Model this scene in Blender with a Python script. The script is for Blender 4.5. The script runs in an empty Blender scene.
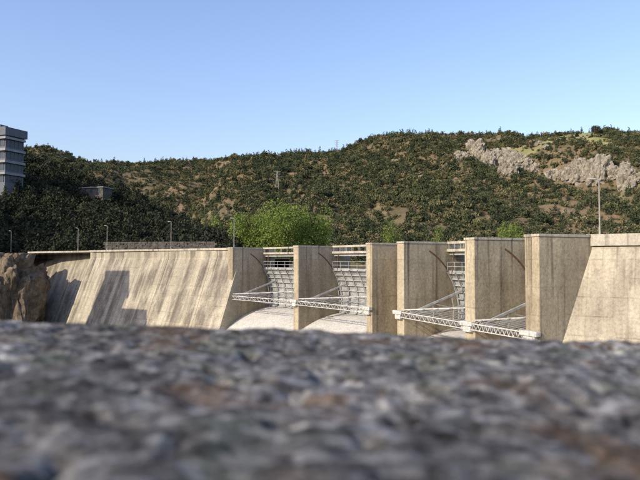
import bpy, bmesh, math, random
import numpy as np
from mathutils import Vector, Matrix, noise as mn
random.seed(7)
S=bpy.context.scene
F=620.0; HOR=260.0
# ---------------------------------------------------------------- noise
def vnoise(x,y,seed=0):
    x=np.asarray(x,float); y=np.asarray(y,float)
    xi=np.floor(x); yi=np.floor(y); fx=x-xi; fy=y-yi
    fx=fx*fx*(3-2*fx); fy=fy*fy*(3-2*fy)
    def h(a,b):
        v=np.sin(a*127.1+b*311.7+seed*74.7)*43758.5453
        return v-np.floor(v)
    return (h(xi,yi)*(1-fx)+h(xi+1,yi)*fx)*(1-fy)+(h(xi,yi+1)*(1-fx)+h(xi+1,yi+1)*fx)*fy
def fbm(x,y,seed=0,o=4):
    s=0;a=.5;t=0
    for i in range(o):
        s=s+a*vnoise(x,y,seed+i*3); t+=a; a*=.5; x=np.asarray(x)*2.03+3.1; y=np.asarray(y)*2.03+1.7
    return s/t
# ---------------------------------------------------------------- materials
def mat(name):
    m=bpy.data.materials.new(name); m.use_nodes=True
    nt=m.node_tree; nt.nodes.clear()
    out=nt.nodes.new('ShaderNodeOutputMaterial'); b=nt.nodes.new('ShaderNodeBsdfPrincipled')
    nt.links.new(b.outputs[0],out.inputs[0])
    b.inputs['Roughness'].default_value=.9
    b.inputs['Specular IOR Level'].default_value=.2
    return m,nt,b
def nnoise(nt,vec,scale,detail=4,rough=.55,sc=None):
    if sc is not None:
        mp=nt.nodes.new('ShaderNodeMapping'); mp.inputs['Scale'].default_value=sc
        nt.links.new(vec,mp.inputs[0]); vec=mp.outputs[0]
    n=nt.nodes.new('ShaderNodeTexNoise'); n.inputs['Scale'].default_value=scale
    n.inputs['Detail'].default_value=detail; n.inputs['Roughness'].default_value=rough
    nt.links.new(vec,n.inputs['Vector']); return n.outputs[0]
def ramp(nt,f,stops):
    r=nt.nodes.new('ShaderNodeValToRGB'); e=r.color_ramp.elements
    while len(e)<len(stops): e.new(.5)
    for el,(p,c) in zip(e,stops):
        el.position=p; el.color=(c[0],c[1],c[2],1) if not isinstance(c,(int,float)) else (c,c,c,1)
    nt.links.new(f,r.inputs[0]); return r.outputs[0]
def mix(nt,f,a,b,mode='MIX'):
    m=nt.nodes.new('ShaderNodeMix'); m.data_type='RGBA'; m.blend_type=mode
    for s,v in ((m.inputs[0],f),(m.inputs[6],a),(m.inputs[7],b)):
        if isinstance(v,(int,float)): s.default_value=v
        elif isinstance(v,(tuple,list)): s.default_value=(v[0],v[1],v[2],1)
        else: nt.links.new(v,s)
    return m.outputs[2]
def pos(nt): return nt.nodes.new('ShaderNodeNewGeometry').outputs['Position']
def mth(nt,op,a,b=None):
    n=nt.nodes.new('ShaderNodeMath'); n.operation=op
    for s,v in ((n.inputs[0],a),(n.inputs[1],b)):
        if v is None: continue
        if isinstance(v,(int,float)): s.default_value=v
        else: nt.links.new(v,s)
    return n.outputs[0]
def bump(nt,b,h,st=.3,d=.1):
    n=nt.nodes.new('ShaderNodeBump'); n.inputs['Strength'].default_value=st; n.inputs['Distance'].default_value=d
    nt.links.new(h,n.inputs['Height']); nt.links.new(n.outputs[0],b.inputs['Normal'])
def concrete(name,c1,c2,stain,streak=.55,lift=1.6,sscale=.9,stain_amt=.7,band=0.,drip=.6,jt=.3,ud=None,bsc=.33):
    m,nt,b=mat(name); p=pos(nt)
    sp=nt.nodes.new('ShaderNodeSeparateXYZ'); nt.links.new(p,sp.inputs[0])
    ps=p
    if ud is not None:   # run-off streaks follow the fall line of an inclined wall: coordinate measured along the wall
        s=mth(nt,'ADD',mth(nt,'MULTIPLY',sp.outputs[0],ud[0]),mth(nt,'MULTIPLY',sp.outputs[1],ud[1]))
        cb=nt.nodes.new('ShaderNodeCombineXYZ'); nt.links.new(s,cb.inputs[0]); nt.links.new(sp.outputs[2],cb.inputs[2]); ps=cb.outputs[0]
    c=ramp(nt,nnoise(nt,p,.35,6,.6),[(.3,c1),(.7,c2)])
    brk=ramp(nt,nnoise(nt,p,.45,5,.65,(1,1,.4)),[(.36,.12),(.6,1.)])
    if band>0:
        bd=ramp(nt,nnoise(nt,ps,bsc,3,.5,(1,1,.02)),[(.45,0.),(.54,1.)])
        c=mix(nt,mth(nt,'MULTIPLY',mth(nt,'MULTIPLY',bd,brk),band),c,stain)
    st=ramp(nt,nnoise(nt,ps,sscale,5,.65,(1,1,.07)),[(.45,0.),(.62,1.)])
    c=mix(nt,mth(nt,'MULTIPLY',mth(nt,'MULTIPLY',st,brk),streak),c,stain)
    st2=ramp(nt,nnoise(nt,p,.25,6,.7),[(.42,0.),(.65,1.)])
    c=mix(nt,mth(nt,'MULTIPLY',st2,stain_amt*.5),c,stain)
    dr=ramp(nt,nnoise(nt,ps,1.7,3,.5,(1,1,.03)),[(.56,0.),(.68,1.)])
    mr=nt.nodes.new('ShaderNodeMapRange'); mr.inputs[1].default_value=-9; mr.inputs[2].default_value=2.0; mr.inputs[3].default_value=.3; mr.inputs[4].default_value=1
    nt.links.new(sp.outputs[2],mr.inputs[0])
    c=mix(nt,mth(nt,'MULTIPLY',mth(nt,'MULTIPLY',dr,mr.outputs[0]),drip),c,tuple(x*.35 for x in stain))
    fr=mth(nt,'FRACT',mth(nt,'DIVIDE',sp.outputs[2],lift)); l=mth(nt,'LESS_THAN',fr,.07*1.5/lift)
    c=mix(nt,mth(nt,'MULTIPLY',l,ramp(nt,nnoise(nt,p,.6,3),[(.38,.0),(.7,jt)])),c,tuple(x*.45 for x in stain))
    fl=mth(nt,'FLOOR',mth(nt,'DIVIDE',sp.outputs[2],lift)); wn=nt.nodes.new('ShaderNodeTexWhiteNoise'); wn.noise_dimensions='1D'; nt.links.new(fl,wn.inputs['W'])
    c=mix(nt,1.,c,ramp(nt,wn.outputs[0],[(0.,.90),(1.,1.05)]),'MULTIPLY')
    c=mix(nt,1.,c,ramp(nt,nnoise(nt,p,4,8,.78),[(.36,.64),(.6,1.06)]),'MULTIPLY')
    nt.links.new(c,b.inputs['Base Color'])
    bump(nt,b,nnoise(nt,p,3,8,.7),.45,.09)
    return m
UL=Vector((.766,-.643)); UR=Vector((.853,-.522))
M_wall=concrete('weathered_wall_concrete',(.45,.395,.285),(.58,.515,.385),(.165,.14,.108),.6,1.5,.8,.7,.9,.7,.35,UL,.42)
M_wallr=concrete('weathered_right_wall_concrete',(.48,.42,.31),(.60,.535,.405),(.21,.175,.13),.7,1.5,1.6,.9,.4,.6,.4,UR,.7)
M_pier=concrete('pier_concrete',(.44,.37,.25),(.54,.465,.325),(.21,.165,.11),.55,2.2,.9,.8,.35,.8,.35)
M_pale=concrete('pale_concrete',(.46,.41,.32),(.55,.50,.40),(.25,.21,.16),.5,50,.9,.6,0,.7)
M_chute=concrete('chute_concrete',(.60,.57,.50),(.70,.66,.58),(.40,.36,.30),.4,50,1.2,.4,0,.3)
def plain(name,c,rough=.6,metal=0,var=.25,sc=3):
    m,nt,b=mat(name); p=pos(nt)
    f=ramp(nt,nnoise(nt,p,sc,5,.6),[(.3,tuple(x*(1-var) for x in c)),(.7,tuple(min(1,x*(1+var*.5)) for x in c))])
    nt.links.new(f,b.inputs['Base Color']); b.inputs['Roughness'].default_value=rough; b.inputs['Metallic'].default_value=metal
    return m
M_steel=plain('gate_grey_paint',(.33,.335,.32),.55,0,.4,1.5)
M_white=plain('weathered_white_paint',(.52,.50,.46),.5,0,.45,4)
M_rust=plain('rusty_steel',(.16,.09,.05),.8)
M_joint=plain('joint_filler',(.20,.16,.11),.9)
M_pole=plain('galvanised_pole',(.30,.28,.25),.5)
M_glass=plain('dark_window_glass',(.05,.07,.09),.15)
M_bwall=plain('grey_facade',(.14,.15,.16),.8,0,.15,.8)
M_bband=plain('grey_white_band',(.28,.285,.29),.8,0,.2,.8)
M_stone=plain('dry_stone',(.12,.108,.09),.95,0,.7,1.6)
M_bark=plain('bark',(.10,.07,.05),.9)
M_road=plain('asphalt',(.06,.06,.058),.9)
def rockmat(name,c1,c2,c3,sc=.3,bs=.6,bd=1.,crack=.8):
    m,nt,b=mat(name); p=pos(nt)
    c=ramp(nt,nnoise(nt,p,sc,9,.75),[(.34,c1),(.48,c2),(.64,c3)])
    v=nt.nodes.new('ShaderNodeTexVoronoi'); v.feature='DISTANCE_TO_EDGE'; v.inputs['Scale'].default_value=sc*1.3
    mp=nt.nodes.new('ShaderNodeMapping'); mp.inputs['Scale'].default_value=(1,1,.6)
    nt.links.new(p,mp.inputs[0]); nt.links.new(mp.outputs[0],v.inputs['Vector'])
    c=mix(nt,crack,c,ramp(nt,v.outputs['Distance'],[(0.,.3),(.05,1.)]),'MULTIPLY')
    nt.links.new(c,b.inputs['Base Color']); bump(nt,b,nnoise(nt,p,sc*3,9,.75),bs,bd); return m
M_rock=rockmat('grey_cliff_rock',(.15,.125,.09),(.36,.315,.24),(.47,.42,.33),.22,1.,1.8,.55)
M_rock2=rockmat('brown_rock',(.075,.056,.038),(.18,.14,.095),(.33,.27,.195),.45,1.,.5,.35)
def leafmat(name,c1,c2,sc=.5,rnd=True,tr=.25,c0=None):
    m,nt,b=mat(name); p=pos(nt)
    f=nnoise(nt,p,sc,3,.6)
    if rnd:
        oi=nt.nodes.new('ShaderNodeObjectInfo')
        ad=nt.nodes.new('ShaderNodeMath'); ad.operation='MULTIPLY_ADD'; ad.inputs[1].default_value=.7
        nt.links.new(oi.outputs['Random'],ad.inputs[0])
        nt.links.new(mth(nt,'MULTIPLY',f,.35),ad.inputs[2]); f=ad.outputs[0]; st=[(.15,c1),(.85,c2)]
        if c0: st=[(.15,c1),(.66,c2),(.9,c0)]
    else: st=[(.35,c1),(.65,c2)]
    c=ramp(nt,f,st); nt.links.new(c,b.inputs['Base Color'])
    if tr>0:
        t=nt.nodes.new('ShaderNodeBsdfTranslucent'); nt.links.new(c,t.inputs[0])
        mx=nt.nodes.new('ShaderNodeMixShader'); mx.inputs[0].default_value=tr
        nt.links.new(b.outputs[0],mx.inputs[1]); nt.links.new(t.outputs[0],mx.inputs[2])
        out=[n for n in nt.nodes if n.type=='OUTPUT_MATERIAL'][0]; nt.links.new(mx.outputs[0],out.inputs[0])
    return m
M_leaf_sh=leafmat('maquis_leaves',(.055,.066,.028),(.14,.135,.060),tr=0,c0=(.21,.155,.09))
M_leaf_md=leafmat('hill_pine_needles',(.028,.040,.020),(.070,.082,.037),tr=0)
M_leaf_dk=leafmat('dark_pine_needles',(.018,.024,.013),(.052,.054,.028),tr=0)
M_leaf_gr=leafmat('spring_green_leaves',(.12,.175,.03),(.25,.31,.07),.3,False,.35)
# ---------------------------------------------------------------- mesh helpers
def link(o): S.collection.objects.link(o); return o
def mobj(name,verts,faces,m,parent=None,smooth=False):
    me=bpy.data.meshes.new(name); me.from_pydata([tuple(v) for v in verts],[],faces); me.update()
    if m: me.materials.append(m)
    if smooth: me.polygons.foreach_set('use_smooth',[True]*len(me.polygons))
    o=link(bpy.data.objects.new(name,me))
    if parent: o.parent=parent
    return o
def empty(name):
    e=link(bpy.data.objects.new(name,None)); e.empty_display_size=.5; return e
class MB:
    def __init__(s): s.v=[];s.f=[]
    def add(s,v,f):
        n=len(s.v); s.v+= [tuple(a) for a in v]; s.f+=[tuple(i+n for i in q) for q in f]
    def hexa(s,p):
        s.add(p,[(3,2,1,0),(4,5,6,7),(0,1,5,4),(1,2,6,5),(2,3,7,6),(3,0,4,7)])
    def beam(s,a,b,w,h=None):
        a=Vector(a);b=Vector(b);h=h or w;d=(b-a).normalized()
        up=Vector((0,0,1)) if abs(d.z)<.95 else Vector((0,1,0))
        x=d.cross(up).normalized()*w/2; y=x.cross(d).normalized()*h/2
        s.hexa([a-x-y,a+x-y,b+x-y,b-x-y,a-x+y,a+x+y,b+x+y,b-x+y])
    def tube(s,a,b,r1,r2,n=8):
        a=Vector(a);b=Vector(b);d=(b-a).normalized()
        up=Vector((0,0,1)) if abs(d.z)<.95 else Vector((0,1,0))
        x=d.cross(up).normalized(); y=x.cross(d)
        v=[a+(x*math.cos(t)+y*math.sin(t))*r1 for t in [2*math.pi*i/n for i in range(n)]]+[b+(x*math.cos(t)+y*math.sin(t))*r2 for t in [2*math.pi*i/n for i in range(n)]]
        s.add(v,[(i,(i+1)%n,n+(i+1)%n,n+i) for i in range(n)]+[tuple(range(n))[::-1],tuple(range(n,2*n))])
    def obox(s,o,ax,ay,x0,x1,y0,y1,z0,z1):
        P=lambda a,b,z:(o[0]+ax[0]*a+ay[0]*b,o[1]+ax[1]*a+ay[1]*b,z)
        s.hexa([P(x0,y0,z0),P(x1,y0,z0),P(x1,y1,z0),P(x0,y1,z0),P(x0,y0,z1),P(x1,y0,z1),P(x1,y1,z1),P(x0,y1,z1)])
    def obj(s,name,m,parent=None,smooth=False,bev=0):
        o=mobj(name,s.v,s.f,m,parent,smooth)
        if bev:
            b=o.modifiers.new('b','BEVEL'); b.width=bev; b.segments=2; b.limit_method='ANGLE'
        return o
# ---------------------------------------------------------------- DAM
CZ=2.06; TZ=-5.94
A=[(-15.0,101.0),(-3.8,88.5),(5.6,75.2),(8.6,69.5),(13.4,57.5),(16.5,50.0)]
U=[(.68,-.73),(.62,-.78),(.5,-.866),(.48,-.877),(.42,-.9075),(.40,-.9165)]
U=[Vector(u).normalized() for u in U]
Vp=[Vector((-u.y,u.x)) for u in U]
W=[1.3,1.2,1.2,1.3,1.4,1.6]
LEN=[8.8,9.8,9,10,11,10]
dam=empty('concrete_dam')
for i in range(6):
    b=MB(); b.obox(A[i],U[i],Vp[i],0,W[i],0,LEN[i],-30,CZ-.22)
    b.obj('pier_%d'%(i+1),M_pier,dam,bev=.06)
    b=MB(); b.obox(A[i],U[i],Vp[i],-.05,W[i]+.05,-.06,LEN[i]+.1,CZ-.22,CZ)
    b.obj('pier_cap_%d'%(i+1),M_pale,dam,bev=.03)
def bayP(i,f,t,z):
    l=Vector(A[i])+U[i]*W[i]+Vp[i]*(-t); r=Vector(A[i+1])+Vp[i+1]*(-t)
    p=l.lerp(r,f); return Vector((p.x,p.y,z))
b=MB()
b.hexa([bayP(2,0,-4,-30),bayP(2,1,-4,-30),bayP(2,1,-6.8,-30),bayP(2,0,-6.8,-30),bayP(2,0,-4,CZ-.3),bayP(2,1,-4,CZ-.3),bayP(2,1,-6.8,CZ-.3),bayP(2,0,-6.8,CZ-.3)])
b.obj('centre_block',M_pier,dam)
R=7.8; TB=-6.1
for i in (0,1,3,4):
    v=[];f=[];prof=[]
    for k in range(28):
        t=-12+k*1.0; z=-7.8-(.031*max(0,t+8.6)**2 if t>-8.6 else .08*(t+8.6)**2); z=max(z,-29.5); prof.append((t,z))
    for (t,z) in prof:
        for ff,vv in ((0,Vp[i]),(1,Vp[i+1])):
            v.append(bayP(i,ff,t,z) if t<0 else bayP(i,ff,0,z)-Vector((vv.x,vv.y,0))*t)
    for k in range(27): f.append((2*k,2*k+1,2*k+3,2*k+2))
    mobj('spillway_chute_%d'%i,v,f,M_chute,dam,True)
    a0=math.asin(-2.0/R); a1=math.asin(4.7/R)
    v=[];f=[];n=14
    for k in range(n+1):
        a=a0+(a1-a0)*k/n
        for (fr,rr) in ((.01,R),(.99,R),(.01,R+.08),(.99,R+.08)):
            v.append(bayP(i,fr,-rr*math.cos(a),TZ+rr*math.sin(a)))
    for k in range(n):
        q=4*k; f+=[(q,q+1,q+5,q+4),(q+2,q+6,q+7,q+3)]
    f+=[(4*n,4*n+1,4*n+3,4*n+2),(0,2,3,1)]
    mobj('gate_skin_%d'%i,v,f,M_steel,dam,True)
    b=MB()
    for k in range(9):
        a=a0+.03+(a1-a0-.06)*k/8; rr=R-.12
        b.beam(bayP(i,.012,-rr*math.cos(a),TZ+rr*math.sin(a)),bayP(i,.988,-rr*math.cos(a),TZ+rr*math.sin(a)),.22,.14)
    for g in range(9):
        fr=.03+.94*g/8
        for k in range(8):
            aa=a0+(a1-a0)*k/8; ab=a0+(a1-a0)*(k+1)/8; rr=R-.27
            b.beam(bayP(i,fr,-rr*math.cos(aa),TZ+rr*math.sin(aa)),bayP(i,fr,-rr*math.cos(ab),TZ+rr*math.sin(ab)),.1,.16)
    b.obj('gate_ribs_%d'%i,M_steel,dam)
    b=MB()
    for fr in (.06,.94):
        ff=fr+(.09 if fr<.5 else -.09)
        E=lambda a:bayP(i,ff,-(R-.4)*math.cos(a),TZ+(R-.4)*math.sin(a))
        for a in (-.2,.1,.34): b.beam(bayP(i,fr,0,TZ),E(a),.2,.22)
        for a in ((-.2,.1),(.1,.34)):
            for q,w in ((.45,.45),(.8,.45),(.8,.8)):
                b.beam(bayP(i,fr,0,TZ).lerp(E(a[0]),q),bayP(i,fr,0,TZ).lerp(E(a[1]),w),.1)
    b.obj('gate_arms_%d'%i,M_steel,dam)
    b=MB(); zt=TZ+.2
    b.beam(bayP(i,-.02,.3,zt),bayP(i,1.02,.3,zt),.12,.1); b.beam(bayP(i,-.02,.3,zt-.55),bayP(i,1.02,.3,zt-.55),.1,.08)
    n=12
    for k in range(n):
        f0=k/n;f1=(k+1)/n
        b.beam(bayP(i,f0,.3,zt-.55),bayP(i,(f0+f1)/2,.3,zt),.045); b.beam(bayP(i,(f0+f1)/2,.3,zt),bayP(i,f1,.3,zt-.55),.045)
    p0=bayP(i,.02,.1,zt+.3);p1=bayP(i,.5,-5.6,zt+.75);p2=bayP(i,.99,-5.6,zt+.75)
    b.beam(p0,p1,.13);b.beam(p1,p2,.13)
    for k in range(10):
        q=(k+.5)/10
        pa=p0.lerp(p1,min(1,q/.5)) if q<.5 else p1.lerp(p2,(q-.5)/.5)
        b.beam(bayP(i,q,.3,zt),pa,.045); b.beam(bayP(i,min(1,q+.1),.3,zt),pa,.035)
    b.obj('service_truss_%d'%i,M_white,dam)
    b=MB(); t0=TB; t1=TB-2.5
    b.hexa([bayP(i,0,t0,.95),bayP(i,1,t0,.95),bayP(i,1,t1,.95),bayP(i,0,t1,.95),bayP(i,0,t0,1.25),bayP(i,1,t0,1.25),bayP(i,1,t1,1.25),bayP(i,0,t1,1.25)])
    b.beam(bayP(i,0,t0-.15,1.98),bayP(i,1,t0-.15,1.98),.12,.26); b.beam(bayP(i,0,t1+.15,2.0),bayP(i,1,t1+.15,2.0),.08,.08)
    b.obj('gate_bridge_%d'%i,M_pale,dam)
    b=MB()
    for k in range(11):
        b.beam(bayP(i,.02+.096*k,t0-.15,1.25),bayP(i,.02+.096*k,t0-.15,1.9),.05); b.beam(bayP(i,.02+.096*k,t1+.15,1.25),bayP(i,.02+.096*k,t1+.15,2.0),.05)
    b.beam(bayP(i,0,t0-.5,.75),bayP(i,1,t0-.5,.75),.2,.38); b.beam(bayP(i,0,t1+.5,.75),bayP(i,1,t1+.5,.75),.2,.38)
    rt=R*math.cos(a1); zt2=TZ+R*math.sin(a1)
    for hh in (.5,1.0): b.beam(bayP(i,.02,-rt+.2,zt2+hh),bayP(i,.98,-rt+.2,zt2+hh),.05)
    for k in range(9): b.beam(bayP(i,.02+.12*k,-rt+.2,zt2),bayP(i,.02+.12*k,-rt+.2,zt2+1.0),.05)
    b.obj('bridge_girders_rails_%d'%i,M_steel,dam)
    b=MB()
    for fr in (.08,.92): b.tube(bayP(i,fr,t0-.3,.9),bayP(i,fr,-rt+.1,zt2-.3),.05,.05)
    b.obj('hoist_cables_%d'%i,M_rust,dam)
b=MB()
for i in range(6):
    b.obox(A[i],U[i],Vp[i],-.2,W[i]+.12,-.5,-.02,TZ-.05,TZ+.36)
    b.obox(A[i],U[i],Vp[i],.1,W[i]-.2,-.38,-.02,TZ-.6,TZ-.06)
b.obj('trunnion_bearings',M_white,dam,bev=.04)
b=MB()
for i in (0,1,3,4):
    c=Vector(A[i])+U[i]*(W[i]+.015)
    for k in range(14):
        q=[]
        for a in (-.3+k*.1,-.3+(k+1)*.1):
            for rr in (R-.08,R+.12):
                p=c+Vp[i]*rr*math.cos(a); q.append(Vector((p.x,p.y,TZ+rr*math.sin(a))))
        if max(p.z for p in q)<CZ-.4: b.add([q[0],q[1],q[3],q[2]],[(0,1,2,3)])
b.obj('gate_seal_plates',M_rust,dam)
def gwall(name,a,bb,prof,m,parent,skew=0.,off=0.):
    a=Vector(a);bb=Vector(bb);u=(bb-a).normalized(); n=Vector((u.y,-u.x))
    if n.y>0: n=-n
    v=[];f=[];k=len(prof)
    for j in range(2):
        p=a.lerp(bb,j)
        for t,z in prof:
            s=(-skew*t-off) if j==0 else 0
            v.append((p.x+n.x*t+u.x*s,p.y+n.y*t+u.y*s,z))
    for q in range(k): f.append((q,(q+1)%k,k+(q+1)%k,k+q))
    f.append(tuple(range(k))); f.append(tuple(range(k,2*k))[::-1])
    o=mobj(name,v,f,m,parent)
    bm=bmesh.new(); bm.from_mesh(o.data); bmesh.ops.recalc_face_normals(bm,faces=bm.faces); bm.to_mesh(o.data); bm.free()
pA=Vector(A[0])+U[0]*(W[0]-.03)+Vp[0]*1.5
WL=Vector((-47.5,128.3)); WLL=Vector((-70,147))
gwall('left_gravity_wall',WL,pA,[(0,CZ-.5),(0,.4),(12.,-30),(-6,-30),(-6,CZ-.5)],M_wall,dam)
gwall('left_wall_coping',WL,pA-U[0]*(W[0]+.1),[(.3,CZ-.4),(.3,CZ-.05),(-6,CZ-.05),(-6,CZ-.4)],M_pale,dam)
gwall('far_left_gravity_wall',WLL,WL+Vector((.7,.3)),[(-1.0,CZ-.55),(-1.0,.4),(10.5,-30),(-6,-30),(-6,CZ-.55)],M_wall,dam)
gwall('far_left_coping',WLL,WL,[(-.7,CZ-.45),(-.7,CZ-.08),(-5.9,CZ-.08),(-5.9,CZ-.45)],M_pale,dam)
ul=(pA-WL).normalized(); nl=Vector((ul.y,-ul.x)); nl=nl if nl.y<0 else -nl
b=MB(); Lw=(pA-WL).length
for k in range(0,4):
    s=.6+k*Lw/3.6
    P=lambda s,t,z:(WL.x+ul.x*s+nl.x*t,WL.y+ul.y*s+nl.y*t,z)
    b.add([P(s,.02,.4),P(s+.07,.02,.4),P(s+.07,12.02,-30),P(s,12.02,-30)],[(0,1,2,3)])
b.obj('expansion_joints',M_joint,dam)
rd=Vector((.85,-.52)).normalized()
side0=Vector(A[5])+U[5]*W[5]; rA=side0+Vp[5]*5.6; rB=rA+rd*45
nr=Vector((rd.y,-rd.x)); nr=nr if nr.y<0 else -nr
dn=-Vp[5]; cs_=dn.dot(nr); sk_=-(dn.dot(rd))/cs_
gwall('right_gravity_wall',rA,rB,[(0,CZ-1.0),(0,.9),(11.2,-30),(-5,-30),(-5,CZ-1.0)],M_wallr,dam,sk_,.4)
gwall('right_wall_parapet',rA,rB,[(.15,CZ-.9),(.15,CZ+.05),(-5,CZ+.05),(-5,CZ-.9)],M_pale,dam,sk_,.3)
# ---------------------------------------------------------------- street lamps
def lamp(x,y,z0,h,ang):
    e=empty('street_lamp'); b=MB()
    b.tube((x,y,z0),(x,y,z0+.5),.11,.09); b.tube((x,y,z0+.5),(x,y,z0+h),.075,.05)
    d=Vector((math.cos(ang),math.sin(ang),0)); p=Vector((x,y,z0+h))
    b.tube(p,p+d*.3+Vector((0,0,.1)),.045,.04)
    b.obj('pole',M_pole,e)
    b=MB(); q=p+d*.2+Vector((0,0,.1)); b.beam(q,q+d*.6+Vector((0,0,.05)),.24,.13); b.obj('lamp_head',M_pole,e,bev=.04)
def at(x,Y): return ((x-320)/F*Y,Y)
for x,Y in ((107,127),(171,113.5),(234,104.5),(600,53),(78,137),(11,150)):
    X,Yy=at(x,Y); lamp(X,Yy,CZ-.1,5.0 if x!=600 else 4.9,2.6)
# ---------------------------------------------------------------- TERRAIN
def interp(tab,x):
    t=np.array(tab,float); return np.interp(x,t[:,0],t[:,1])
def smooth(tab):
    xs=np.arange(tab[0][0],tab[-1][0],4.); ys=interp(tab,xs); k=np.hanning(11);k/=k.sum()
    ys=np.convolve(np.pad(ys,5,'edge'),k,'valid'); return np.stack([xs,ys],1)
skyA=smooth([(-100,330),(120,300),(165,250),(180,228),(200,200),(222,176),(245,165),(270,158),(300,152),(340,148),(370,141),(430,138),(480,139),(530,141),(570,140),(600,136),(640,134),(760,120),(900,100),(1200,110)])
skyB=smooth([(-700,120),(-200,140),(0,150),(30,150),(50,149),(80,158),(150,161),(200,161),(260,158),(330,163),(500,190),(900,190)])
skyC=smooth([(-900,60),(-500,80),(-200,110),(-60,140),(0,158),(30,166),(60,176),(100,190),(150,207),(185,222),(215,238),(240,252),(262,266),(330,275)])
def hillA(a,Y):
    x=320+a*F; Y0=250+a*0; Yr=640+60*np.sin(a*5); 
    zr=Yr*(HOR-interp(skyA,x))/F; z0=-8
    p=(Y-Y0)/(Yr-Y0)
    s=np.clip(p,0,1); prof=.75*s+.25*s*s*(3-2*s)
    z=z0+(zr-z0)*prof
    X=a*Y; env=np.clip(s*3,0,1)*np.clip((1.12-s)*3,.12,1)
    rg=np.abs(fbm(X/110+Y/260,Y/300,33,3)-.5)*2
    z=z+env*( (fbm(X/95+Y/300,Y/230,3)-.5)*62 + (fbm(X/30,Y/45,5)-.5)*15 + (rg-.25)*24)
    return z-np.clip(p-1,0,9)*130
def hillB(a,Y):
    x=320+a*F; Y0=420; Yr=980
    zr=Yr*(HOR-interp(skyB,x))/F; z0=-10
    p=(Y-Y0)/(Yr-Y0); s=np.clip(p,0,1); z=z0+(zr-z0)*(.8*s+.2*s*s)
    X=a*Y; env=np.clip(s*3,0,1)*np.clip((1.1-s)*3,.12,1)
    z=z+env*((fbm(X/110,Y/200,13)-.5)*80+(fbm(X/40,Y/60,15)-.5)*18)
    return z-np.clip(p-1,0,9)*150
def hillC(a,Y):
    x=320+a*F; Y0=152; Yr=235+0*a
    zr=Yr*(HOR-interp(skyC,x))/F; z0=0.5
    p=(Y-Y0)/(Yr-Y0); s=np.clip(p,0,1); z=z0+(zr-z0)*(.9*s+.1*s*s)
    z=z+np.clip(s*3,0,1)*((fbm(a*Y/25,Y/30,23)-.5)*7)
    z=z+np.clip(p,-1,0)*2
    return z-np.clip(p-1,0,9)*60
def soil(name,c1,c2,c3,sc):
    m,nt,b=mat(name); p=pos(nt)
    c=ramp(nt,nnoise(nt,p,sc,8,.7),[(.32,c1),(.5,c2),(.66,c3)])
    c2_=ramp(nt,nnoise(nt,p,sc*.12,4,.6),[(.35,(.75,.82,.7)),(.65,(1.1,1.,.95))])
    c=mix(nt,1.,c,c2_,'MULTIPLY')
    gr=ramp(nt,nnoise(nt,p,.35,6,.7),[(.47,0.),(.62,.65)])
    c=mix(nt,gr,c,(.088,.088,.04))
    at_=nt.nodes.new('ShaderNodeAttribute'); at_.attribute_name='field'
    c=mix(nt,at_.outputs['Fac'],c,ramp(nt,nnoise(nt,p,.05,5),[(.35,(.19,.19,.065)),(.65,(.28,.25,.12))]))
    nt.links.new(c,b.inputs['Base Color']); bump(nt,b,nnoise(nt,p,sc*2,8,.7),.6,.8); return m
M_soilA=soil('hill_soil',(.085,.066,.040),(.155,.115,.070),(.23,.175,.115),.08)
M_soilC=soil('dark_bank_soil',(.03,.028,.02),(.06,.05,.03),(.10,.08,.055),.15)
def terrain(name,fn,a0,a1,na,Y0,Y1,ny,m,field=None):
    a=np.linspace(a0,a1,na); Y=np.linspace(Y0,Y1,ny); AA,YY=np.meshgrid(a,Y)
    Z=fn(AA,YY); v=np.stack([(AA*YY).ravel(),YY.ravel(),Z.ravel()],1)
    i=np.arange(na-1)[None,:]+na*np.arange(ny-1)[:,None]; i=i.ravel()
    f=np.stack([i,i+1,i+1+na,i+na],1)
    me=bpy.data.meshes.new(name); me.vertices.add(len(v)); me.vertices.foreach_set('co',v.ravel())
    me.loops.add(f.size); me.loops.foreach_set('vertex_index',f.ravel().astype(np.int32))
    me.polygons.add(len(f)); me.polygons.foreach_set('loop_start',np.arange(0,f.size,4,dtype=np.int32))
    me.polygons.foreach_set('use_smooth',np.ones(len(f),bool))
    me.update(calc_edges=True); me.validate(); me.materials.append(m)
    if field is not None:
        at_=me.attributes.new('field','FLOAT','POINT'); at_.data.foreach_set('value',field(v).astype(np.float32))
    return link(bpy.data.objects.new(name,me))
def fieldmask(v):
    X,Y,Z=v[:,0],v[:,1],v[:,2]
    m1=np.clip((X-180)/25,0,1)*np.clip((Z-99-6*np.sin(X/20))/6,0,1)*np.clip((fbm(X/30,Y/30,41)-.38)*6,0,1)
    m2=np.clip((fbm(X/60+5,Y/60,47)-.68)*10,0,.7)*np.clip((X-100)/60,0,1)
    return np.clip(m1+m2,0,1)
terrain('hill',hillA,-.75,1.3,520,210,820,300,M_soilA,fieldmask)
terrain('far_hill',hillB,-1.0,.9,360,400,1150,160,M_soilA)
terrain('wooded_hillside',hillC,-1.9,-.05,260,140,330,120,M_soilC)
mobj('ground',[(-3000,-1500,-32),(3000,-1500,-32),(3000,4000,-32),(-3000,4000,-32)],[(0,1,2,3)],M_soilC)
m,nt,bb=mat('water'); bb.inputs['Base Color'].default_value=(.03,.06,.05,1); bb.inputs['Roughness'].default_value=.08
bump(nt,bb,nnoise(nt,pos(nt),1.2,4),.2,.1); M_water=m
mobj('reservoir_water',[(-72,152,-3),(-44,135,-3),(-7,110,-3),(14,84,-3),(25,64,-3),(62,42,-3),(500,60,-3),(600,400,-3),(-300,500,-3)],[tuple(range(9))],M_water)
mobj('river_water',[(-60,40,-31),(-10,5,-31),(60,20,-31),(30,60,-31),(-20,110,-31),(-50,120,-31)],[tuple(range(6))],M_water)
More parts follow.
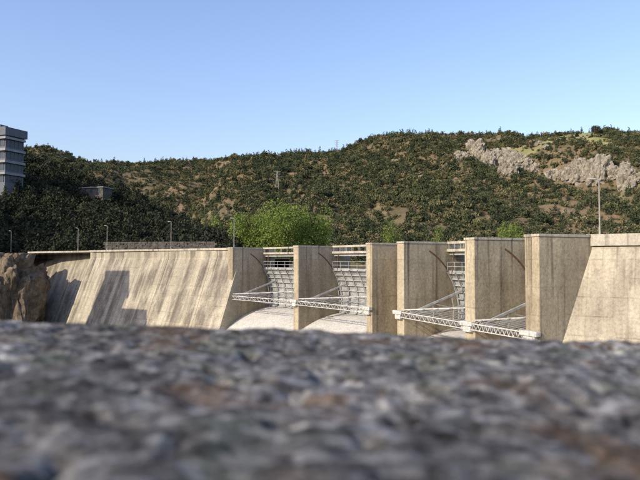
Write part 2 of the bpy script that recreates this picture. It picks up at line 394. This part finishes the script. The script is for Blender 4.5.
mobj('bank_road',[(-140,160,1.3),(-60,136,1.3),(-20,112,1.3),(-10,118,1.3),(-20,175,1.3),(-140,175,1.3)],[tuple(range(6))],M_road)
# ---------------------------------------------------------------- vegetation sources
def leafcloud(name,lobes,n,size,seed,m,trunk=None):
    r=np.random.default_rng(seed); L=np.array([[*c,*rr] for c,rr in lobes],float)
    vol=(L[:,3]*L[:,4]*L[:,5])**.7; idx=r.choice(len(L),n,p=vol/vol.sum())
    d=r.normal(size=(n,3)); d/=np.linalg.norm(d,axis=1)[:,None]
    rad=(.45+.6*r.random(n)**.6)[:,None]
    c=L[idx,:3]+d*L[idx,3:]*rad
    n1=r.normal(size=(n,3)); n1/=np.linalg.norm(n1,axis=1)[:,None]
    n2=np.cross(n1,r.normal(size=(n,3))); n2/=np.linalg.norm(n2,axis=1)[:,None]
    s=size*(.6+.8*r.random(n))[:,None]
    v=np.concatenate([c-n1*s*.5,c+n2*s*.35,c+n1*s*.5,c-n2*s*.35],1).reshape(-1,3)
    f=[(4*i,4*i+1,4*i+2,4*i+3) for i in range(n)]
    me=bpy.data.meshes.new(name); V=v.tolist(); mats=[0]*n
    if trunk:
        b=MB(); trunk(b); k=len(V); V+=[list(p) for p in b.v]; f+=[tuple(j+k for j in q) for q in b.f]; mats+=[1]*len(b.f)
    me.from_pydata(V,[],f); me.materials.append(m); me.materials.append(M_bark); me.polygons.foreach_set('material_index',mats); me.update()
    return bpy.data.objects.new(name,me)
def rl(seed,n,R,h,low=.3):
    r=random.Random(seed); out=[]
    for _ in range(n):
        an=r.random()*6.28; d=R*math.sqrt(r.random())*.65
        out.append(((math.cos(an)*d,math.sin(an)*d,h*(low+.5*r.random())),(R*r.uniform(.35,.55),R*r.uniform(.35,.55),h*r.uniform(.2,.32))))
    return out
def tr(h,rad,k=4,seed=0):
    def g(b):
        r=random.Random(seed); b.tube((0,0,-.6*h*.2),(0,0,h*.5),rad,rad*.6,6)
        for i in range(k):
            an=r.random()*6.28; b.tube((0,0,h*(.2+.08*i)),(math.cos(an)*h*.3,math.sin(an)*h*.3,h*(.5+.08*i)),rad*.5,rad*.15,5)
    return g
colS=bpy.data.collections.new('shrub_sources'); colD=bpy.data.collections.new('pine_sources')
for i in range(4):
    colS.objects.link(leafcloud('shrub_%d'%i,rl(i+3,5,1,1.3,.2),170,.28,i,M_leaf_sh,tr(1.3,.06,3,i)))
def pine_lobes(seed):
    r=random.Random(seed); out=[]
    for k in range(7):
        z=.35+k*.26; w=.62*(1-k/8.5)
        out.append(((r.uniform(-.1,.1),r.uniform(-.1,.1),z),(w,w,.16)))
    return out
for i in range(2): colS.objects.link(leafcloud('small_pine_%d'%i,pine_lobes(i),150,.24,20+i,M_leaf_md,tr(2,.05,2,i)))
for i in range(2): colS.objects.link(leafcloud('oak_bush_%d'%i,rl(77+i,6,1,1.5,.25),190,.26,77+i,M_leaf_md,tr(1.5,.06,3,7)))
for i in range(2):
    colD.objects.link(leafcloud('pine_%d'%i,pine_lobes(i+9),330,.2,40+i,M_leaf_dk,tr(2,.05,3,i)))
for i in range(4):
    colD.objects.link(leafcloud('oak_%d'%i,rl(i+30,7,1,1.6,.3),330,.22,50+i,M_leaf_dk,tr(1.6,.06,4,i)))
def scatter(name,P,scl,col,seed=1):
    n=len(P); r=np.random.default_rng(seed)
    me=bpy.data.meshes.new(name); me.vertices.add(n); me.vertices.foreach_set('co',np.asarray(P,np.float32).ravel())
    a=me.attributes.new('scl','FLOAT_VECTOR','POINT'); a.data.foreach_set('vector',np.asarray(scl,np.float32).ravel())
    rot=np.zeros((n,3),np.float32); rot[:,2]=r.random(n)*6.28; rot[:,0]=r.normal(size=n)*.08
    a=me.attributes.new('rot','FLOAT_VECTOR','POINT'); a.data.foreach_set('vector',rot.ravel())
    a=me.attributes.new('idx','INT','POINT'); a.data.foreach_set('value',r.integers(0,len(col.objects),n).astype(np.int32))
    o=link(bpy.data.objects.new(name,me))
    g=bpy.data.node_groups.new(name,'GeometryNodeTree')
    g.interface.new_socket('Geometry',in_out='INPUT',socket_type='NodeSocketGeometry'); g.interface.new_socket('Geometry',in_out='OUTPUT',socket_type='NodeSocketGeometry')
    N=g.nodes; gi=N.new('NodeGroupInput'); go=N.new('NodeGroupOutput'); ip=N.new('GeometryNodeInstanceOnPoints')
    ci=N.new('GeometryNodeCollectionInfo'); ci.inputs['Collection'].default_value=col; ci.inputs['Separate Children'].default_value=True; ci.inputs['Reset Children'].default_value=True
    def na(nm,t):
        q=N.new('GeometryNodeInputNamedAttribute'); q.data_type=t; q.inputs['Name'].default_value=nm; return q.outputs['Attribute']
    g.links.new(gi.outputs[0],ip.inputs['Points']); g.links.new(ci.outputs[0],ip.inputs['Instance']); ip.inputs['Pick Instance'].default_value=True
    g.links.new(na('idx','INT'),ip.inputs['Instance Index']); g.links.new(na('scl','FLOAT_VECTOR'),ip.inputs['Scale']); g.links.new(na('rot','FLOAT_VECTOR'),ip.inputs['Rotation'])
    g.links.new(ip.outputs[0],go.inputs[0])
    md=o.modifiers.new('scatter','NODES'); md.node_group=g
    return o
def groundY(fn,x,y):
    a=(x-320)/F; Y=np.linspace(160,1000,1700); z=fn(np.full_like(Y,a),Y); yy=HOR-F*z/Y
    k=np.argmax(yy<=y); k=k if yy[k]<=y else np.argmin(yy)
    return (a*Y[k],Y[k],z[k])
# ---------------------------------------------------------------- rock outcrops
def rocks(name,blocks,m,seed,sub=4,amp=.3,ztop=None,pw=.75,fq=1.7):
    r=random.Random(seed); V=[];Fc=[]
    for (c,rad) in blocks:
        bm=bmesh.new(); bmesh.ops.create_icosphere(bm,subdivisions=sub,radius=1)
        sd=r.random()*50
        for v in bm.verts:
            p=v.co.copy(); q=p+Vector((sd,sd*2,0))
            p=Vector([math.copysign(abs(t)**pw,t) for t in p])
            n=mn.fractal(q*1.6,1,2,6)
            dd,pp=mn.voronoi(q*fq)[0:2]; d2=mn.voronoi(q*fq*2.7)[0]
            k=1+amp*(min(.5,dd[1]-dd[0])-.3)+amp*.4*(min(.5,d2[1]-d2[0])-.3)+amp*.6*n
            p=p*k; z=c[2]+p.z*rad[2]
            if ztop is not None and z>ztop: z=ztop+(z-ztop)*.08
            v.co=Vector((c[0]+p.x*rad[0],c[1]+p.y*rad[1],z))
        k=len(V); V+=[v.co[:] for v in bm.verts]; Fc+=[tuple(l.index+k for l in f.verts) for f in bm.faces]; bm.free()
    return mobj(name,V,Fc,m)
ROCKS=[]
def outcrop(spec,seed):
    r=random.Random(seed); bl=[]
    for (x,y,w,h) in spec:
        for _ in range(4):
            xx=x+r.uniform(-.4,.4)*w; yy=y+r.uniform(-.1,.4)*h
            g=groundY(hillA,xx,yy); s=g[1]/F; q=r.uniform(.6,1.)
            c=(g[0],g[1]-2,g[2]+h*s*.08); rad=(w*s*.42*q,w*s*.38*q,h*s*r.uniform(.3,.44)*q)
            bl.append((c,rad)); ROCKS.append((c[0],c[1],rad[0]*1.0,rad[1]*1.1+5))
    return bl
rocks('rock_outcrop',outcrop([(462,157,14,14),(476,153,18,26),(490,157,18,26),(504,161,20,28),(518,165,18,24),(531,164,14,16)],3),M_rock,5,4,.5)
rocks('rock_outcrop',outcrop([(558,177,18,18),(572,173,20,26),(586,170,22,34),(602,169,22,38),(618,173,20,32),(632,177,16,26),(645,180,14,16)],4),M_rock,6,4,.5)
rocks('rock_outcrop',outcrop([(538,143,10,7),(548,147,8,5),(420,176,6,4),(396,160,7,4)],8),M_rock,9,4,.45)
rocks('cliff_rock',[((-73,128,-8),(14,8,11)),((-64.5,125,-10),(8,7,12.5)),((-62,126,-23),(6,8,12)),((-72,122,-22),(12,8,13))],M_rock2,12,6,.38,1.3,.6,1.9)
# ---------------------------------------------------------------- vegetation
def samp(fn,n,a0,a1,Y0,Y1,seed,thr,nsc,smin,smax,extra=None):
    r=np.random.default_rng(seed)
    Y=np.sqrt(r.random(n)*(Y1**2-Y0**2)+Y0**2); a=a0+(a1-a0)*r.random(n); X=a*Y
    d=fbm(X/nsc,Y/nsc,seed+60)*.65+fbm(X/90,Y/90,seed+80)*.35
    keep=d+r.random(n)*.3>thr
    Z=fn(a,Y)
    if extra is not None: keep&=extra(X,Y,Z,r)
    keep&=Z>-2
    X,Y,Z,d=X[keep],Y[keep],Z[keep],d[keep]
    s=smin+(smax-smin)*r.random(len(X))**2.2
    sc=np.stack([s*(.85+.3*r.random(len(s))),s*(.85+.3*r.random(len(s))),s*(.75+.5*r.random(len(s)))],1)
    return np.stack([X,Y,Z-.15*s],1),sc
def exA(X,Y,Z,r):
    k=r.random(len(X))>fieldmask(np.stack([X,Y,Z],1))*.93
    u=r.random(len(X))
    for (cx,cy,rx,ry) in ROCKS:
        k&=~((((X-cx)/rx)**2+((Y-cy)/ry)**2<1)&(u>.06))
    return k
P,sc=samp(hillA,38000,-.3,.72,235,690,11,.55,22,1.1,4.2,exA)
scatter('hill_shrubs',P,sc,colS,1); nA=len(P)
P,sc=samp(hillB,14000,-.62,.1,500,1010,12,.51,40,2.0,5.0)
scatter('far_hill_shrubs',P,sc,colS,2); nB=len(P)
P,sc=samp(hillC,3800,-.75,-.13,150,250,14,.38,15,1.5,3.3,lambda X,Y,Z,r:~((X<-98)&(Y<208)&(Y>187)&(X>-125)))
scatter('wooded_hillside_trees',P,sc,colD,3); print('inst',nA,nB,len(P))
def bigtree(name,x,Y,wpx,ytop,seed,n=5000,zb=.5,leaf=.42,m=M_leaf_gr):
    X=(x-320)/F*Y; H=Y*(HOR-ytop)/F-zb; Rr=wpx/2*Y/F
    o=leafcloud(name,rl(seed,13,Rr,H,.22),n,leaf,seed,m,tr(H,.03*H,6,seed)); o.location=(X,Y,zb); link(o); return o
for k,(x,Y,w,yt,n) in enumerate(((252,168,44,204,5000),(284,162,62,198,8000),(314,166,40,199,5000),(268,172,60,206,5000))):
    bigtree('willow_tree',x,Y,w,yt,100+k,n,0)
for k,(x,Y,w,yt,n) in enumerate(((394,190,24,218,1800),(438,230,16,222,900),(512,190,30,219,2200),(217,190,18,210,1200),(150,260,22,196,1200),(203,240,16,205,700))):
    bigtree('poplar_tree',x,Y,w,yt,130+k,n,0)
for x,y,w in ((598,134,10),(560,136,5),(578,136,4)):
    g=groundY(hillA if x>300 else hillB,x,y)
    o=leafcloud('oak_tree',rl(x,8,w*g[1]/F/2,w*g[1]/F*1.0,.3),900,1.1,x,M_leaf_dk,tr(6,.3,4,x)); o.location=(g[0],g[1],g[2]-.5); link(o)
# ---------------------------------------------------------------- office building
bd=empty('office_building'); ox,oy=-110.8,196.0; ux=Vector((.93,-.36)); uy=Vector((.36,.93)); z0=24.2
w_,d_=14.5,7
b=MB(); b.obox((ox,oy),ux,uy,0,w_,0,d_,z0-10,z0+14.4); b.obj('walls',M_bwall,bd)
b=MB(); b.obox((ox,oy),ux,uy,-.8,w_+.8,-.8,d_+.8,z0+14.4,z0+17); b.obox((ox,oy),ux,uy,5,10,2,5,z0+17,z0+18.6); b.obj('roof',M_bwall,bd,bev=.1)
b=MB(); g=MB(); fr=MB()
for k in range(4):
    zz=z0-.4+k*3.7
    b.obox((ox,oy),ux,uy,-.7,w_+.9,-.9,-.02,zz+2.6,zz+3.3)
    b.obox((ox,oy),ux,uy,w_+.02,w_+.9,-.02,d_,zz+2.6,zz+3.3)
    g.obox((ox,oy),ux,uy,.4,w_-.4,-.06,-.01,zz+.4,zz+2.58)
    g.obox((ox,oy),ux,uy,w_+.01,w_+.06,.4,d_-.4,zz+.4,zz+2.58)
    for q in range(9): fr.obox((ox,oy),ux,uy,.4+q*1.68,.55+q*1.68,-.16,-.07,zz+.4,zz+2.58)
    for q in range(5): fr.obox((ox,oy),ux,uy,w_+.07,w_+.16,.4+q*1.5,.55+q*1.5,zz+.4,zz+2.58)
b.obj('balcony_bands',M_bband,bd); g.obj('windows',M_glass,bd); fr.obj('mullions',M_bwall,bd)
hs=empty('hillside_shed'); g0=(-81,209,22.0); hx=Vector((.95,-.3)); hy=Vector((.3,.95))
b=MB(); b.obox(g0,hx,hy,0,9,0,5,19,24.2); b.obj('walls',M_stone,hs)
b=MB(); b.obox(g0,hx,hy,-.4,9.4,-.4,5.4,24.2,24.5); b.obj('roof',M_bband,hs)
b=MB()
for q in range(3): b.obox(g0,hx,hy,1+q*2.8,2.2+q*2.8,-.04,-.01,22.4,23.7)
b.obj('windows',M_glass,hs)
b=MB(); o=(-52,150); ax=Vector((1,-.12)).normalized(); ay=Vector((.12,1)).normalized()
rr=random.Random(4)
for c in range(10):
    s=-rr.random()
    while s<27:
        L=rr.uniform(.4,1.1); h=.4
        b.obox(o,ax,ay,s,s+L-.03,rr.uniform(-.12,.1)+c*.05,.9,.4+c*h,.4+c*h+h-.02)
        s+=L
b.obj('stone_retaining_wall',M_stone)
def pylon(x,y,h):
    g=groundY(hillA,x,y); e=empty('power_pylon'); b=MB(); X,Y,Z=g; w=h*.09; t=.22
    cs=[(-1,-1),(1,-1),(1,1),(-1,1)]
    def P(c,q): k=w*(1-q*.85); return (X+c[0]*k,Y+c[1]*k,Z+q*h)
    for c in cs: b.beam(P(c,0),P(c,1),t)
    for k in range(6):
        for j in range(4):
            b.beam(P(cs[j],k/6),P(cs[(j+1)%4],(k+1)/6),t*.5); b.beam(P(cs[(j+1)%4],k/6),P(cs[j],(k+1)/6),t*.5)
    for q in (.72,.85,.97): b.beam((X-h*.16,Y,Z+h*q),(X+h*.16,Y,Z+h*q),t)
    b.obj('lattice',M_pole,e)
pylon(277,192,15); pylon(337,155,16)
# ---------------------------------------------------------------- unseen shadow casters added off to the left
vt=empty('shadow_tower'); tx=Vector((.8,-.6)); ty=Vector((.6,.8)); o=(-84,88)  # unseen tower, added to throw the stepped shadow onto the left wall
b=MB(); b.obox(o,tx,ty,0,7,0,9,-32,22.5); b.obox(o,tx,ty,7.02,17,0,9,-32,14); b.obj('walls',M_pier,vt)
b=MB(); b.obox(o,tx,ty,-.5,7.5,-.5,9.5,22.5,23);  b.obox(o,tx,ty,7.52,17.4,-.5,9.5,14,14.5); b.obj('roof_slab',M_pale,vt)
b=MB()
for q in range(6):
    for zz in (-4,2,8): b.obox(o,tx,ty,1.2+q*2.6,2.6+q*2.6,-.05,-.01,zz,zz+2.4)
b.obj('windows',M_glass,vt)
def mound(X,Y):
    d2=((X+175)/42)**2+((Y-95)/42)**2
    return 100*np.exp(-d2)-20+(fbm(X/20,Y/20,71)-.5)*6
xs=np.linspace(-330,-85,80); ys=np.linspace(0,200,70); XX,YY=np.meshgrid(xs,ys); ZZ=mound(XX,YY)-np.clip((XX+105)/10,0,3)*6
f=[(j*80+i,j*80+i+1,(j+1)*80+i+1,(j+1)*80+i) for j in range(69) for i in range(79)]
mobj('shading_mound',np.stack([XX.ravel(),YY.ravel(),ZZ.ravel()],1).tolist(),f,M_soilC,None,True)  # unseen mound, added to shade the wooded hillside
# ---------------------------------------------------------------- foreground parapet
nx,ny=800,420
xs=np.linspace(-1.1,1.1,nx); ys=np.linspace(-.25,.62,ny); XX,YY=np.meshgrid(xs,ys)
ZZ=-.0655-.036*np.clip(XX,-.32,9)
ZZ=ZZ+(fbm(XX*7,YY*7,81,4)-.5)*.009+(fbm(XX*38,YY*38,85,5)-.5)*.008+(fbm(XX*130,YY*130,95,3)-.5)*.003
pit=np.clip(fbm(XX*60,YY*60,99,3)-.62,0,1); ZZ=ZZ-pit*.03
edge=np.clip((YY-.57)/.05,0,1); ZZ=ZZ-edge**2*.03
YY2=YY+(edge>0)*(fbm(XX*14,YY*0,88)-.5)*.03
V=np.stack([XX.ravel(),YY2.ravel(),ZZ.ravel()],1).tolist()
f=[(j*nx+i,j*nx+i+1,(j+1)*nx+i+1,(j+1)*nx+i) for j in range(ny-1) for i in range(nx-1)]
k=len(V); top=[(ny-1)*nx+i for i in range(nx)]
V+=[[V[i][0],V[i][1]+.01,-6] for i in top]; f+=[(top[i],top[i+1],k+i+1,k+i) for i in range(nx-1)]
k2=len(V); bot=list(range(nx)); V+=[[V[i][0],V[i][1],-1.2] for i in bot]; f+=[(bot[i+1],bot[i],k2+i,k2+i+1) for i in range(nx-1)]
m,nt,bb=mat('lichen_granite'); p=pos(nt)
c=ramp(nt,nnoise(nt,p,60,8,.74),[(.38,(.045,.042,.04)),(.5,(.16,.152,.145)),(.61,(.38,.365,.345))])
def vor(sc,lo,hi):
    v=nt.nodes.new('ShaderNodeTexVoronoi'); v.inputs['Scale'].default_value=sc; nt.links.new(p,v.inputs['Vector']); return ramp(nt,v.outputs['Distance'],[(lo,1.),(hi,0.)])
pn=ramp(nt,nnoise(nt,p,14,3,.6),[(.46,0.),(.58,.85)])
c=mix(nt,mth(nt,'MULTIPLY',vor(60,.15,.45),pn),c,(.48,.465,.43))
c=mix(nt,ramp(nt,nnoise(nt,p,12,6,.65),[(.53,0.),(.62,.75)]),c,(.12,.075,.045))
c=mix(nt,ramp(nt,nnoise(nt,p,15,5,.65,(1.3,1,1)),[(.55,0.),(.64,.6)]),c,(.13,.145,.105))
c=mix(nt,1.,c,ramp(nt,nnoise(nt,p,150,4,.7),[(.4,.5),(.55,1.12)]),'MULTIPLY')
c=mix(nt,1.,c,ramp(nt,nnoise(nt,p,6,4,.6),[(.38,.6),(.6,1.1)]),'MULTIPLY')
nt.links.new(c,bb.inputs['Base Color']); bb.inputs['Specular IOR Level'].default_value=.05; bb.inputs['Roughness'].default_value=1
bump(nt,bb,nnoise(nt,p,110,6,.75),.8,.003)
mobj('stone_parapet',V,f,m,None,True)
M_terrace=plain('terrace_gravel',(.25,.21,.16),.95)
b=MB(); b.hexa([(-12,-12,-6),(8,-12,-6),(8,-.26,-6),(-12,-.26,-6),(-12,-12,-1.2),(8,-12,-1.2),(8,-.26,-1.2),(-12,-.26,-1.2)]); b.obj('terrace',M_terrace)
ht=empty('shading_hut'); b=MB(); b.hexa([(-9,-6.5,-1.2),(-1,-6.5,-1.2),(-1,-2.6,-1.2),(-9,-2.6,-1.2),(-9,-6.5,2.1),(-1,-6.5,2.1),(-1,-2.6,2.1),(-9,-2.6,2.1)]); b.obj('walls',M_wall,ht)  # unseen hut behind the camera, added to keep the parapet top in shade
b=MB(); b.add([(-9.3,-6.8,2.11),(-.7,-6.8,2.11),(-.7,-2.3,2.11),(-9.3,-2.3,2.11),(-9.3,-4.55,3.2),(-.7,-4.55,3.2)],[(0,1,5,4),(2,3,4,5),(0,4,3),(1,2,5),(3,2,1,0)]); b.obj('roof',M_rust,ht)
b=MB(); b.hexa([(-2.4,-2.59,-1.19),(-1.5,-2.59,-1.19),(-1.5,-2.54,-1.19),(-2.4,-2.54,-1.19),(-2.4,-2.59,.9),(-1.5,-2.59,.9),(-1.5,-2.54,.9),(-2.4,-2.54,.9)]); b.obj('door',M_rust,ht)
b=MB(); b.hexa([(-4.4,-2.59,-.1),(-3.3,-2.59,-.1),(-3.3,-2.55,-.1),(-4.4,-2.55,-.1),(-4.4,-2.59,1),(-3.3,-2.59,1),(-3.3,-2.55,1),(-4.4,-2.55,1)]); b.obj('window',M_glass,ht)
# ---------------------------------------------------------------- light & camera
el=math.radians(29); h=Vector((-.80,-.60)).normalized()
sv=Vector((h.x*math.cos(el),h.y*math.cos(el),math.sin(el)))
L=bpy.data.lights.new('sun','SUN'); L.energy=5.0; L.angle=math.radians(.5); L.color=(1,.91,.75)
lo=link(bpy.data.objects.new('sun',L)); lo.rotation_euler=(-sv).to_track_quat('-Z','Y').to_euler()
w=bpy.data.worlds.new('World'); S.world=w; w.use_nodes=True; nt=w.node_tree; nt.nodes.clear()
sk=nt.nodes.new('ShaderNodeTexSky'); sk.sky_type='NISHITA'; sk.sun_disc=False; sk.sun_elevation=el; sk.sun_rotation=math.atan2(sv.x,sv.y)
sk.air_density=1.4; sk.dust_density=1.8; sk.ozone_density=2.6
bg=nt.nodes.new('ShaderNodeBackground'); bg.inputs[1].default_value=.15; out=nt.nodes.new('ShaderNodeOutputWorld')
c=mix(nt,1.,sk.outputs[0],(1.38,1.34,1.60),'MULTIPLY')
nt.links.new(c,bg.inputs[0]); nt.links.new(bg.outputs[0],out.inputs[0])
cd=bpy.data.cameras.new('camera'); cam=link(bpy.data.objects.new('camera',cd)); cd.lens=36*F/640; cd.sensor_width=36
cd.clip_start=.01; cd.clip_end=6000; cam.rotation_euler=(math.radians(90)+math.atan(20/F),0,0)
cd.dof.use_dof=True; cd.dof.focus_distance=85; cd.dof.aperture_fstop=9
S.camera=cam
S.view_settings.view_transform='Standard'; S.view_settings.look='None'; S.view_settings.exposure=0
